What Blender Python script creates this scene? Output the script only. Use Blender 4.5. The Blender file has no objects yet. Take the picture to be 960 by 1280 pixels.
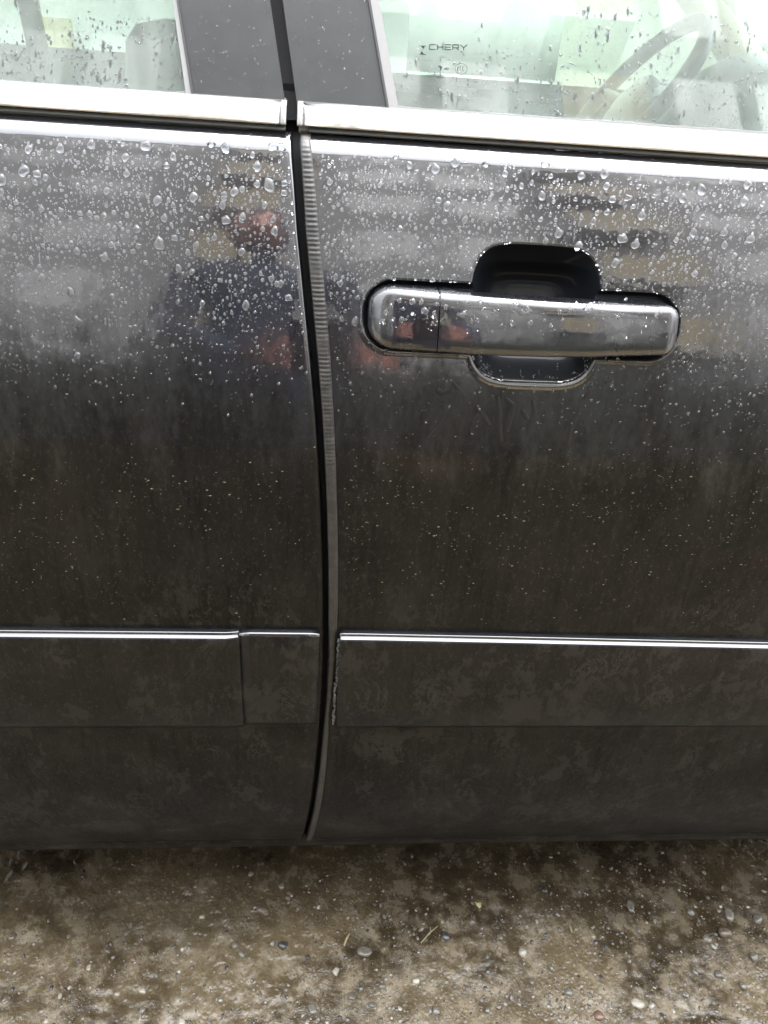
import bpy, bmesh, math, random
import numpy as np
from mathutils import Vector, Matrix, noise as mnoise

# ------------------------------------------------------------------ camera
SC = bpy.context.scene
COL = SC.collection
def unit(v):
    v = np.array(v, float); return v / np.linalg.norm(v)
CAMX = unit((10760, -254, -924)); CZ = np.array((115, 1534, 924.)); CZ -= CAMX * CZ.dot(CAMX)
CZ = unit(CZ); CY = np.cross(CZ, CAMX)
ROT = np.array([CAMX, CY, CZ]); CAM = np.array((0, -.5, .985)); FOC = 924.0
cam = bpy.data.cameras.new('camera'); camo = bpy.data.objects.new('camera', cam); COL.objects.link(camo)
camo.matrix_world = Matrix.Translation(CAM) @ Matrix(ROT.tolist()).to_4x4()
cam.sensor_fit = 'VERTICAL'; cam.sensor_height = 36; cam.sensor_width = 27
cam.lens = 36 * FOC / 1280; cam.clip_start = .01; cam.clip_end = 800
SC.camera = camo

# ------------------------------------------------------------------ sky, sun, exposure
SUN_EL, SUN_AZ = math.radians(56), math.radians(25)
w = bpy.data.worlds.new('World'); SC.world = w; w.use_nodes = True
nt = w.node_tree; nt.nodes.clear()
sky = nt.nodes.new('ShaderNodeTexSky'); sky.sky_type = 'NISHITA'; sky.sun_disc = False
sky.sun_elevation = SUN_EL; sky.sun_rotation = SUN_AZ; sky.dust_density = 4; sky.air_density = 1.0
hs = nt.nodes.new('ShaderNodeHueSaturation'); hs.inputs['Saturation'].default_value = .16
bg = nt.nodes.new('ShaderNodeBackground'); bg.inputs[1].default_value = .15
wo = nt.nodes.new('ShaderNodeOutputWorld')
tc = nt.nodes.new('ShaderNodeTexCoord'); sx = nt.nodes.new('ShaderNodeSeparateXYZ'); nt.links.new(tc.outputs['Generated'], sx.inputs[0])
ov = nt.nodes.new('ShaderNodeMapRange'); ov.inputs['From Min'].default_value = 0; ov.inputs['From Max'].default_value = 1      # overcast: brightest overhead
ov.inputs['To Min'].default_value = .32; ov.inputs['To Max'].default_value = 2.5; nt.links.new(sx.outputs[2], ov.inputs[0])
nt.links.new(ov.outputs[0], hs.inputs['Value']); nt.links.new(sky.outputs[0], hs.inputs['Color']); nt.links.new(hs.outputs[0], bg.inputs[0]); nt.links.new(bg.outputs[0], wo.inputs[0])
sl = bpy.data.lights.new('sun', 'SUN'); sl.energy = .7; sl.angle = math.radians(50); sl.color = (1, .97, .92)
so = bpy.data.objects.new('sun', sl); COL.objects.link(so)
sd = Vector((math.sin(SUN_AZ) * math.cos(SUN_EL), math.cos(SUN_AZ) * math.cos(SUN_EL), math.sin(SUN_EL)))
so.rotation_euler = sd.to_track_quat('Z', 'Y').to_euler(); so.location = (0, -3, 8)
SC.view_settings.view_transform = 'Standard'; SC.view_settings.look = 'None'
SC.view_settings.gamma = 1; SC.view_settings.exposure = 3.35
SC.cycles.max_bounces = 8; SC.cycles.transparent_max_bounces = 16
SC.cycles.caustics_reflective = False; SC.cycles.caustics_refractive = False

rnd = random.Random(7)

# ------------------------------------------------------------------ body profile (how far the side leans in at each height)
_t = [(-.1,-40),(.15,-35),(.20,-25),(.27,-15),(.35,-6),(.45,-2),(.56,0),(.65,4),(.72,8),(.734,9),(.738,19),(.742,9),
      (.76,12),(.815,17),(.86,21),(.90,25),(.929,30),(.935,50),(.941,75)]
ZS = np.linspace(.15, .941, 1583); TS = np.interp(ZS, [a for a, b in _t], [b for a, b in _t])
YS = np.concatenate([[0], np.cumsum((np.tan(np.radians(TS[1:])) + np.tan(np.radians(TS[:-1]))) / 2 * np.diff(ZS))])
YS -= np.interp(.56, ZS, YS)
def prof(z): return float(np.interp(z, ZS, YS))
def tilt(z): return math.radians(float(np.interp(z, ZS, TS)))
def ray(px, py): return unit(ROT @ unit((px - 480, 640 - py, -FOC)))
def un(px, py, off=0):                      # photo pixel -> point on the real body surface
    d = ray(px, py); lo, hi = .2, 1.2
    for i in range(40):
        m = (lo + hi) / 2; p = CAM + d * m
        if p[1] - (prof(p[2]) + off) < 0: lo = m
        else: hi = m
    return p
GT = math.tan(math.radians(25)); GY0, GZ0 = .112, .958
def glass_y(z): return GY0 + (z - GZ0) * GT
def ung(px, py, off=0):                     # photo pixel -> point on the leaning window plane
    d = ray(px, py); k = (GY0 + off - CAM[1] - (GZ0 - CAM[2]) * GT) / (d[1] - d[2] * GT)
    return CAM + d * k
def at(px, py, Y):
    d = ray(px, py); return CAM + d * ((Y - CAM[1]) / d[1])
def ung0(px, py):
    d = ray(px, py); return CAM + d * (-CAM[2] / d[2])

# ------------------------------------------------------------------ object helpers
def tag(o, label=None, cat=None, group=None, kind=None):
    if label: o['label'] = label
    if cat: o['category'] = cat
    if group: o['group'] = group
    if kind: o['kind'] = kind
    return o
def thing(name, label, cat, loc=(0, 0, 0), group=None):
    o = bpy.data.objects.new(name, None); COL.objects.link(o); o.location = loc
    return tag(o, label, cat, group)
WLOC = {}
def wloc(o):
    v = Vector(o.location)
    return v + wloc(o.parent) if o.parent else v
def link(name, me, parent=None, loc=None):
    o = bpy.data.objects.new(name, me); COL.objects.link(o)
    if parent:
        o.parent = parent
        if loc is None: o.location = -wloc(parent)      # mesh is in world coordinates
        else: o.location = Vector(loc) - wloc(parent)
    elif loc is not None: o.location = loc
    return o
def mesh(name, v, f, mat, smooth=True):
    me = bpy.data.meshes.new(name)
    me.from_pydata([tuple(map(float, a)) for a in v], [], [tuple(map(int, a)) for a in f]); me.update()
    me.materials.append(mat)
    if smooth: me.polygons.foreach_set('use_smooth', [True] * len(me.polygons))
    return me
def obj(name, v, f, mat, parent=None, smooth=True, **k):
    return link(name, mesh(name, v, f, mat, smooth), parent, **k)
def gridf(n, m, off=0, flip=False):
    i = np.arange(n - 1)[:, None] * m + np.arange(m - 1)[None, :] + off
    q = np.stack([i, i + 1, i + m + 1, i + m], -1).reshape(-1, 4)
    return q[:, ::-1] if flip else q
def grid_mesh(name, P, mat, smooth=True, flip=False):    # P: n x m x 3 array
    n, m = P.shape[:2]
    me = bpy.data.meshes.new(name); q = gridf(n, m, 0, flip)
    me.vertices.add(n * m); me.vertices.foreach_set('co', P.reshape(-1).astype(np.float32))
    me.loops.add(q.size); me.loops.foreach_set('vertex_index', q.reshape(-1).astype(np.int32))
    me.polygons.add(len(q)); me.polygons.foreach_set('loop_start', np.arange(0, q.size, 4, dtype=np.int32))
    me.polygons.foreach_set('loop_total', np.full(len(q), 4, np.int32))
    me.update(calc_edges=True); me.validate(); me.materials.append(mat)
    if smooth: me.polygons.foreach_set('use_smooth', [True] * len(me.polygons))
    return me
class MB:
    def __init__(s): s.v = []; s.f = []
    def add(s, v, f):
        b = len(s.v); s.v += [tuple(a) for a in v]; s.f += [tuple(i + b for i in q) for q in f]
    def box(s, a, b):
        x0, y0, z0 = a; x1, y1, z1 = b
        s.add([(x0,y0,z0),(x1,y0,z0),(x1,y1,z0),(x0,y1,z0),(x0,y0,z1),(x1,y0,z1),(x1,y1,z1),(x0,y1,z1)],
              [(3,2,1,0),(4,5,6,7),(0,1,5,4),(1,2,6,5),(2,3,7,6),(3,0,4,7)])
    def tube(s, pts, r, n=10, caps=True):
        pts = [Vector(p) for p in pts]; rs = r if isinstance(r, (list, tuple)) else [r] * len(pts)
        vs = []; up = Vector((0, 0, 1))
        for i, p in enumerate(pts):
            d = (pts[min(i + 1, len(pts) - 1)] - pts[max(i - 1, 0)]).normalized()
            a = d.cross(up);
            if a.length < .05: a = d.cross(Vector((1, 0, 0)))
            a.normalize(); b = d.cross(a)
            vs += [p + (a * math.cos(2 * math.pi * k / n) + b * math.sin(2 * math.pi * k / n)) * rs[i] for k in range(n)]
        fs = [(i * n + k, i * n + (k + 1) % n, (i + 1) * n + (k + 1) % n, (i + 1) * n + k) for i in range(len(pts) - 1) for k in range(n)]
        if caps: fs += [tuple(range(n))[::-1], tuple(range((len(pts) - 1) * n, len(pts) * n))]
        s.add(vs, fs)
    def prism(s, poly, thick):              # poly: list of 3D points (planar), thick: vector
        n = len(poly); t = Vector(thick); v = [Vector(p) for p in poly]
        s.add(v + [p + t for p in v], [tuple(range(n)), tuple(range(n, 2 * n))[::-1]] + [((i + 1) % n, i, i + n, (i + 1) % n + n) for i in range(n)])
    def build(s, name, mat, parent=None, smooth=False, **k):
        o = obj(name, s.v, s.f, mat, parent, smooth, **k)
        bm = bmesh.new(); bm.from_mesh(o.data); bmesh.ops.recalc_face_normals(bm, faces=bm.faces); bm.to_mesh(o.data); bm.free()
        return o

# ------------------------------------------------------------------ materials
def mat(name, col=(.5, .5, .5), rough=.5, metal=0, coat=0, coat_rough=.03, spec=.5, ior=1.5):
    m = bpy.data.materials.new(name); m.use_nodes = True; b = m.node_tree.nodes['Principled BSDF']
    b.inputs['Base Color'].default_value = (*col, 1); b.inputs['Roughness'].default_value = rough
    b.inputs['Metallic'].default_value = metal; b.inputs['Coat Weight'].default_value = coat
    b.inputs['Coat Roughness'].default_value = coat_rough; b.inputs['IOR'].default_value = ior
    b.inputs['Specular IOR Level'].default_value = spec
    return m
class N:
    def __init__(s, m): s.t = m.node_tree; s.b = s.t.nodes.get('Principled BSDF'); s.pos = s.t.nodes.new('ShaderNodeNewGeometry').outputs['Position']
    def n(s, k, **p):
        x = s.t.nodes.new(k)
        for a, b in p.items(): setattr(x, a, b)
        return x
    def set(s, inp, v):
        if hasattr(v, 'is_output') or isinstance(v, bpy.types.NodeSocket): s.t.links.new(v, inp)
        else: inp.default_value = v
    def math(s, op, a, b=0., c=0., clamp=False):
        x = s.n('ShaderNodeMath', operation=op, use_clamp=clamp)
        s.set(x.inputs[0], a); s.set(x.inputs[1], b); s.set(x.inputs[2], c); return x.outputs[0]
    def noise(s, scale, detail=4, rough=.55, stretch=(1, 1, 1), off=(0, 0, 0), dist=0.):
        mp = s.n('ShaderNodeMapping'); mp.inputs['Scale'].default_value = stretch; mp.inputs['Location'].default_value = off
        s.t.links.new(s.pos, mp.inputs[0]); x = s.n('ShaderNodeTexNoise'); s.t.links.new(mp.outputs[0], x.inputs['Vector'])
        x.inputs['Scale'].default_value = scale; x.inputs['Detail'].default_value = detail; x.inputs['Roughness'].default_value = rough
        x.inputs['Distortion'].default_value = dist
        return x.outputs[0]
    def vor(s, scale, stretch=(1, 1, 1), feature='F1'):
        mp = s.n('ShaderNodeMapping'); mp.inputs['Scale'].default_value = stretch; s.t.links.new(s.pos, mp.inputs[0])
        x = s.n('ShaderNodeTexVoronoi', feature=feature); s.t.links.new(mp.outputs[0], x.inputs['Vector']); x.inputs['Scale'].default_value = scale
        return x
    def ss(s, v, a, b):                    # smoothstep a..b -> 0..1 (a may exceed b)
        x = s.n('ShaderNodeMapRange', interpolation_type='SMOOTHSTEP'); s.set(x.inputs['Value'], v)
        if a <= b: x.inputs['From Min'].default_value = a; x.inputs['From Max'].default_value = b; return x.outputs[0]
        x.inputs['From Min'].default_value = b; x.inputs['From Max'].default_value = a
        x.inputs['To Min'].default_value = 1; x.inputs['To Max'].default_value = 0; return x.outputs[0]
    def lerp(s, f, a, b):
        x = s.n('ShaderNodeMix', data_type='FLOAT'); s.set(x.inputs[0], f); s.set(x.inputs[2], a); s.set(x.inputs[3], b); return x.outputs[0]
    def mixc(s, f, a, b, mode='MIX'):
        x = s.n('ShaderNodeMix', data_type='RGBA', blend_type=mode); s.set(x.inputs[0], f)
        for i, v in ((6, a), (7, b)):
            if isinstance(v, tuple): x.inputs[i].default_value = (*v, 1)
            else: s.t.links.new(v, x.inputs[i])
        return x.outputs[2]
    def sep(s):
        x = s.n('ShaderNodeSeparateXYZ'); s.t.links.new(s.pos, x.inputs[0]); return x.outputs
    def bump(s, h, dist=.001, strength=1., target=('Normal',)):
        x = s.n('ShaderNodeBump'); x.inputs['Distance'].default_value = dist; x.inputs['Strength'].default_value = strength
        s.t.links.new(h, x.inputs['Height'])
        for t in target: s.t.links.new(x.outputs[0], s.b.inputs[t])
        return x.outputs[0]

def paint(name, dirt_amount=1., top=.86, bot=.70):
    m = mat(name, (.012, .013, .017), .28, .0, 1., .04, .5); g = N(m)
    g.b.inputs['Coat IOR'].default_value = 1.7
    x, y, z = g.sep()
    streak = g.noise(26, 4, .65, (1, .2, .28)); fine = g.noise(190, 3, .6, (1, 1, .45)); blot = g.noise(13, 5, .7, off=(3, 0, 1))
    zz = g.math('ADD', z, g.math('MULTIPLY', g.math('SUBTRACT', streak, .5), .22))
    zz = g.math('ADD', zz, g.math('MULTIPLY', g.math('SUBTRACT', fine, .5), .12))
    d = g.ss(zz, top, bot)
    blotm = g.ss(g.math('ADD', blot, g.math('MULTIPLY', g.math('SUBTRACT', fine, .5), .5)), .30, .66)
    cover = g.math('MULTIPLY', d, g.lerp(blotm, .92, 1.))
    film = g.math('MULTIPLY', g.ss(blot, .35, .7), .05)      # thin film everywhere
    cover = g.math('MULTIPLY', g.math('MAXIMUM', cover, film), dirt_amount, clamp=True)
    # dried splash rings in the lower half
    spl = g.noise(34, 6, .75, (1, 1, .7), (7, 2, 0), .6); ring = g.ss(g.math('ABSOLUTE', g.math('SUBTRACT', spl, .56)), .035, .0)
    low = g.ss(z, .66, .54); patch = g.ss(g.noise(7, 2, .5, off=(1, 5, 2)), .46, .60)
    ring = g.math('MULTIPLY', g.math('MULTIPLY', ring, low), patch)
    grit = g.ss(g.noise(620, 2, .6), .64, .74)
    dirt = g.mixc(g.ss(g.noise(19, 3, .6, (1, 1, .5)), .35, .65), (.0030, .0027, .0024), (.0052, .0046, .0039))
    vs = g.noise(75, 5, .75, (1, 1, .22), (5, 5, 5)); dirt = g.mixc(g.math('MULTIPLY', g.ss(vs, .50, .72), .6), dirt, (.0105, .0092, .0078))
    run = g.noise(110, 3, .6, (1, 1, .035), (2, 3, 4)); dirt = g.mixc(g.math('MULTIPLY', g.ss(run, .54, .64), .8), dirt, (.0013, .0012, .0014))
    dirt = g.mixc(g.math('MULTIPLY', g.ss(g.noise(330, 4, .75, (1, 1, .6)), .54, .66), .7), dirt, (.017, .0152, .0130))
    rust = g.math('MULTIPLY', g.ss(g.noise(6, 3, .6, (1, 1, 2.5), (4, 1, 2)), .55, .68), g.ss(z, .60, .66)); dirt = g.mixc(g.math('MULTIPLY', rust, .5), dirt, (.011, .0052, .0042))
    dirt = g.mixc(g.math('MULTIPLY', ring, .30), dirt, (.060, .056, .049))
    stain = g.math('MULTIPLY', g.math('MULTIPLY', g.ss(g.math('ADD', g.noise(24, 6, .72, (1, 1, .75), (3, 8, 8)), g.math('MULTIPLY', g.math('SUBTRACT', fine, .5), .35)), .54, .60), low), .8)
    dirt = g.mixc(stain, dirt, (.0165, .0152, .0132))
    dirt = g.mixc(g.math('MULTIPLY', grit, .5), dirt, (.045, .040, .033))
    g.t.links.new(g.mixc(cover, (.0035, .004, .0058), dirt), g.b.inputs['Base Color'])
    g.t.links.new(g.lerp(cover, .22, .62), g.b.inputs['Roughness'])
    g.t.links.new(g.lerp(cover, 1., .13), g.b.inputs['Coat Weight'])
    g.t.links.new(g.lerp(cover, .055, .24), g.b.inputs['Coat Roughness'])
    g.t.links.new(g.lerp(cover, .4, .05), g.b.inputs['Specular IOR Level'])
    h = g.math('ADD', g.math('MULTIPLY', fine, cover), g.math('MULTIPLY', g.noise(9, 2, .5), .25))
    bn = g.bump(h, .0004, .6); bc = g.n('ShaderNodeBump'); bc.inputs['Distance'].default_value = .0005; bc.inputs['Strength'].default_value = .5
    g.t.links.new(g.math('ADD', g.noise(60, 2, .5), g.math('MULTIPLY', fine, g.lerp(cover, .12, .5))), bc.inputs['Height']); g.t.links.new(bc.outputs[0], g.b.inputs['Coat Normal'])
    return m
M = {}
M['paint'] = paint('dirty_black_paint')
M['handle'] = paint('handle_paint', .26, .90, .78)
M['clean'] = mat('wet_clean_black_paint', (.0065, .0075, .0095), .35, 0, .16, .05, .1)
M['strip'] = paint('moulding_paint', .95, .86, .70)
M['bead'] = mat('rain_washed_black_paint', (.0035, .004, .006), .2, 0, 1., .06); M['bead'].node_tree.nodes['Principled BSDF'].inputs['Coat IOR'].default_value = 1.8
M['rubber'] = mat('black_rubber', (.018, .018, .019), .55)
M['beltrub'] = mat('weathered_rubber', (.10, .108, .112), .45)
M['inner'] = mat('door_jamb_black', (.006, .006, .007), .7)
def rib_mat():
    m = mat('dusty_grey_rubber', (.05, .049, .046), .5); g = N(m)
    g.t.links.new(g.mixc(g.ss(g.noise(160, 4, .6), .35, .7), (.009, .009, .0085), (.022, .021, .019)), g.b.inputs['Base Color'])
    g.bump(g.noise(700, 2, .5), .0003, .6); return m
M['guard'] = rib_mat()
def pillar_mat():
    m = mat('satin_black_film', (.045, .047, .048), .42); g = N(m)
    g.t.links.new(g.mixc(g.noise(12, 4, .6), (.014, .016, .0165), (.021, .0225, .023)), g.b.inputs['Base Color'])
    g.t.links.new(g.lerp(g.noise(60, 3, .6), .22, .42), g.b.inputs['Roughness']); return m
M['pillar'] = pillar_mat()
M['seal'] = mat('grey_window_seal', (.20, .20, .20), .35)
def chrome_mat():
    m = mat('wet_chrome', (.78, .78, .78), .12, 1.); g = N(m)
    g.t.links.new(g.mixc(g.ss(g.noise(40, 4, .6, (.4, 1, 1.5)), .45, .7), (.62, .615, .60), (.42, .41, .385)), g.b.inputs['Base Color'])
    g.t.links.new(g.lerp(g.noise(120, 3, .6, (.4, 1, 1)), .08, .34), g.b.inputs['Roughness']); g.bump(g.noise(300, 2, .5), .0002, .5); return m
M['chrome'] = chrome_mat()
def glass_mat(name, tint=(.7,.8,.75), film=.05, rough=.02):
    m = bpy.data.materials.new(name); m.use_nodes = True; m.node_tree.nodes.remove(m.node_tree.nodes['Principled BSDF']); g = N(m); t = g.t
    out = [n for n in t.nodes if n.type == 'OUTPUT_MATERIAL'][0]
    tr = g.n('ShaderNodeBsdfTransparent'); tr.inputs[0].default_value = (*tint, 1)
    gl = g.n('ShaderNodeBsdfGlossy'); gl.inputs['Roughness'].default_value = rough; gl.inputs['Color'].default_value = (1, 1, 1, 1)
    fr = g.n('ShaderNodeFresnel'); fr.inputs[0].default_value = 1.52
    df = g.n('ShaderNodeBsdfDiffuse'); df.inputs[0].default_value = (.58, .68, .62, 1)
    f2 = g.math('MULTIPLY', fr.outputs[0], 1.15, clamp=True)
    a = g.n('ShaderNodeMixShader'); g.set(a.inputs[0], g.math('MULTIPLY', g.lerp(g.ss(g.noise(30, 4, .6, (1, 1, .3)), .3, .7), .5, 1.5), film)); t.links.new(tr.outputs[0], a.inputs[1]); t.links.new(df.outputs[0], a.inputs[2])
    b = g.n('ShaderNodeMixShader'); g.set(b.inputs[0], f2); t.links.new(a.outputs[0], b.inputs[1]); t.links.new(gl.outputs[0], b.inputs[2])
    t.links.new(b.outputs[0], out.inputs[0]); return m
M['glass'] = glass_mat('misted_green_glass', (.69, .775, .735), .13)
M['farglass'] = glass_mat('far_window_glass', (.76, .81, .785), .04)
def water_mat(nm, w):
    m = mat(nm, (.86, .89, .92), .0, ior=1.36); b = m.node_tree.nodes['Principled BSDF']; b.inputs['Transmission Weight'].default_value = w
    return m
M['water'] = water_mat('rain_water', .965); M['clearwater'] = water_mat('clear_rain_water', 1.)
M['print'] = mat('grey_ceramic_print', (.030, .036, .036), 1., spec=.0)
M['smudge'] = mat('wiped_wet_paint', (.0022, .0019, .0020), .5, spec=.35)
M['crust'] = mat('dried_grey_crust', (.06, .058, .052), .8)
M['gritm'] = mat('yellow_grit', (.12, .10, .055), .6)
M['seat'] = mat('dark_seat_cloth', (.026, .042, .034), .85)
M['beige'] = mat('beige_pillar_trim', (.62, .56, .44), .7)
M['dash'] = mat('dashboard_plastic', (.06, .065, .075), .6)
M['dashlow'] = mat('tan_dashboard_panel', (.30, .22, .14), .6)
M['wheelm'] = mat('steering_wheel_vinyl', (.02, .022, .022), .6)
M['carpet'] = mat('grey_car_lining', (.12, .13, .13), .9)
M['spoke'] = mat('pale_wheel_boss', (.40, .42, .40), .5)

# ------------------------------------------------------------------ ground
def ground_mat():
    m = mat('wet_muddy_gravel', (.1, .09, .07), .5); g = N(m); x, y, z = g.sep()
    big = g.noise(5, 5, .6, off=(2, 1, 0)); mid = g.noise(28, 6, .7); fine = g.noise(240, 4, .7); v = g.vor(170)
    c = g.mixc(g.ss(big, .38, .62), (.021, .0152, .0080), (.072, .055, .031))
    c = g.mixc(g.ss(mid, .42, .68), c, (.125, .102, .066))
    vm = g.vor(230); c = g.mixc(g.math('MULTIPLY', g.ss(vm.outputs['Distance'], .35, .15), g.ss(mid, .45, .6)), c, g.mixc(vm.outputs['Color'], (.035, .032, .028), (.13, .122, .105)) , 'MIX')
    edge = g.math('ADD', y, g.math('MULTIPLY', g.math('SUBTRACT', g.noise(9, 5, .65, off=(4, 4, 0)), .5), .28)); wet = g.ss(edge, .02, .085)  # mask for soaked mud and for shade painted below the sill
    c = g.mixc(g.math('MULTIPLY', wet, .55), c, (.020, .0150, .0090))      # soaked darker mud plus painted shade under the car, ragged border
    cd = g.n('ShaderNodeHueSaturation'); cd.inputs['Saturation'].default_value = 1.0; cd.inputs['Value'].default_value = 1.2; g.t.links.new(c, cd.inputs['Color'])
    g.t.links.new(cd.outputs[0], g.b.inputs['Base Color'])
    g.t.links.new(g.lerp(g.ss(mid, .38, .6), .07, .30), g.b.inputs['Roughness'])
    h = g.math('ADD', g.math('MULTIPLY', fine, .5), g.math('MULTIPLY', g.ss(v.outputs['Distance'], .6, .1), g.math('MULTIPLY', g.ss(big, .4, .6), .3)))
    h = g.math('ADD', h, mid); g.bump(h, .0022, .75); return m
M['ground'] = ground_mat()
def axis(lo, hi, step, far):
    a = list(np.arange(lo, hi + step / 2, step)); s = step * 2; l = []; r = []; p = lo
    while p > -far: p -= s; s *= 1.5; l.append(p)
    s = step * 2; p = hi
    while p < far: p += s; s *= 1.5; r.append(p)
    return np.array(l[::-1] + a + r)
gx = axis(-.62, .86, .0042, 400); gy = axis(-.13, .42, .0042, 400)
def gheight(x, y):
    h = mnoise.noise((x * 5, y * 5, 1.3)) * .006 + mnoise.noise((x * 19, y * 19, 4.)) * .0035
    rgh = max(0, min(1, mnoise.noise((x * 4 + 3, y * 4, 7.)) * 2 + .62))
    h += (abs(mnoise.noise((x * 62, y * 62, 2.))) * .0050 + mnoise.noise((x * 140, y * 140, 5.)) * .0024) * rgh
    return h - .004
GP = np.zeros((len(gx), len(gy), 3))
for i, a in enumerate(gx):
    for j, b in enumerate(gy):
        near = -1.2 < a < 1.4 and -.5 < b < .8
        GP[i, j] = (a, b, gheight(a, b) if near else -.004)
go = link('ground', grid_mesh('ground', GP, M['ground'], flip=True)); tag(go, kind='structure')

# ------------------------------------------------------------------ the car
CAR = thing('black_car', 'dirty black car seen side on, rain beaded on its doors', 'car', (.1, .8, 0))
GAPL = [(345,0),(351,60),(357,120),(361,140),(366,180),(370,230),(374,290),(380,350),(385,400),(391,460),(396,520),(400,580),(403,640),(405,700),(406,760),(406,820),(404,870),(400,920),(395,970),(389,1010),(381,1044),(376,1052)]
_p = [un(x, y) for x, y in GAPL if y >= 160]; _z = np.array([p[2] for p in _p])[::-1]; _x = np.array([p[0] for p in _p])[::-1]
def gap_l(z): return float(np.interp(z, _z, _x)) - .0008
_gw = [(.2, .0058), (.3, .0058), (.45, .0052), (.6, .0056), (.8, .0066), (.95, .0072)]
def gap_r(z): return gap_l(z) + float(np.interp(z, [a for a, b in _gw], [b for a, b in _gw]))
ZB, ZT = .2025, .9405
XL, XR = -.95, 1.25
zrow = np.unique(np.concatenate([np.arange(ZB, .755, .004), np.arange(.755, .905, .0011), np.arange(.905, .926, .003), np.arange(.926, ZT, .0009), [ZT]]))

# handle recess: union of a shallow channel and a deep bowl
def sdf_rr(x, z, cx, cz, hx, hz, r):
    qx, qz = abs(x - cx) - hx + r, abs(z - cz) - hz + r
    return math.hypot(max(qx, 0), max(qz, 0)) + min(max(qx, qz), 0) - r
pL, pR = un(453, 395), un(851, 400)
HX0, HX1 = pL[0], pR[0]; HCX = (HX0 + HX1) / 2; HHX = (HX1 - HX0) / 2
HCZ = .8300; HHZ = .0235
bT, bB = un(670, 305), un(666, 478); BL, BR = un(587, 345), un(755, 345)
BLb, BRb = un(588, 445), un(744, 445)
BCZ = (bT[2] + bB[2]) / 2; BHZ = (bT[2] - bB[2]) / 2
def recess(x, z):
    k = (z - bB[2]) / (bT[2] - bB[2]); l = BLb[0] + (BL[0] - BLb[0]) * k; r = BRb[0] + (BR[0] - BRb[0]) * k
    a = sdf_rr(x, z, HCX, HCZ, HHX, HHZ, .0225)
    q = ((abs(x - (l + r) / 2) / ((r - l) / 2)) ** 4.2 + (abs(z - BCZ) / BHZ) ** 3.4) ** (1 / 3.8); b = (q - 1) * .040
    d = 0.
    if a < 0: s = min(1, -a / .006); d = .0055 * (1 - (1 - s) ** 2)
    if b < 0:
        kk = max(0, min(1, k * 1.6 - .35)); d = max(d, .031 * (1 - q ** (7.5 - 5.4 * kk)))
    # slightly raised rolled lip around both
    m = min(a, b)
    if 0 <= m < .004 and z < HCZ - .012: d -= .0008 * math.sin(math.pi * m / .004)
    return d

def flange(z, side):                        # rounded edge turning into the gap: offsets (dx, dy) outer->inner
    return [(.0, .022), (.0, .010), (.0, .0034), (.0004, .0018), (.0012, .0007), (.0026, .0001), (.004, 0)]
def door_skin(name, label, x0, x1, edge_left, fine=None):
    rows = []
    for z in zrow:
        y = prof(z)
        if edge_left:
            e = gap_r(z); xs = [(e + dx, y + dy) for dx, dy in flange(z, 1)]
            base = np.concatenate([np.arange(0, .03, .004), fine - e]) + e
            base = [b for b in base if b > e + .005]
            nx = base
            xs += [(b, y + recess(b, z)) for b in nx]
            rows.append(xs)
        else:
            e = gap_l(z); n = 60
            xs = [(x0 + (e - .005 - x0) * i / n, y) for i in range(n)]
            xs += [(e - dx, y + dy) for dx, dy in reversed(flange(z, -1))]
            rows.append(xs)
    # equal column count per row: resample right door by parametric blend
    return rows
# rear door
rows = door_skin('rear', None, XL, None, False)
P = np.array([[(x, y, z) for x, y in r] for r, z in zip(rows, zrow)])
_bot = np.array([[(p[0], p[1] + .022, p[2] + .002), (p[0], p[1] + .002, p[2] - .0012)] for p in P[0]]).transpose(1, 0, 2)
P = np.concatenate([_bot, P])
REAR = link('rear_door', grid_mesh('rear_door', P, M['paint']), CAR)
# front door: columns run from the trailing edge to beyond the handle, constant x past it
colx = np.unique(np.concatenate([np.linspace(.0, .022, 6), np.arange(.022, .275, .0012), np.arange(.275, XR, .03), [XR]]))
P = []
for z in zrow:
    e = gap_r(z); y = prof(z); r = [(e + dx, y + dy, z) for dx, dy in flange(z, 1)]
    s0 = e + .005
    for c in colx:
        if c <= .022: x = s0 + (.022 + .0 - s0 + 0) * (c / .022) if s0 < .022 else s0 + c * .0
        else: x = c
        if s0 >= .022 - .001:               # edge lies beyond: squeeze the first 45 mm
            x = s0 + (max(.075, 0) - s0) * (c / .075) if c < .075 else c
        d = recess(x, z) if .0 < x < .3 and .75 < z < .92 else 0
        r.append((x, y + d, z))
    P.append(r)
P = np.array(P)
_bot = np.array([[(p[0], p[1] + .022, p[2] + .002), (p[0], p[1] + .002, p[2] - .0012)] for p in P[0]]).transpose(1, 0, 2)
P = np.concatenate([_bot, P])
FRONT = link('front_door', grid_mesh('front_door', P, M['paint']), CAR)
FRONT.data.materials.append(M['clean']); FRONT.data.materials.append(M['bead'])
_c = [0] * len(FRONT.data.polygons)
for q in FRONT.data.polygons:
    cc = q.center
    if 0 < cc.x < .3 and .75 < cc.z < .92:
        rc = recess(cc.x, cc.z); _c[q.index] = 1 if rc > .0006 else (2 if rc < -.00008 and .10 < cc.x < .2 else 0)
FRONT.data.polygons.foreach_set('material_index', _c)

# dark jamb behind the gap
JY = .030
P = np.array([[(x, prof(z) + JY, z) for x in np.linspace(-.06, .12, 3)] for z in np.arange(.17, .9721, .01)])
link('door_jamb', grid_mesh('door_jamb', P, M['inner']), CAR)

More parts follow.
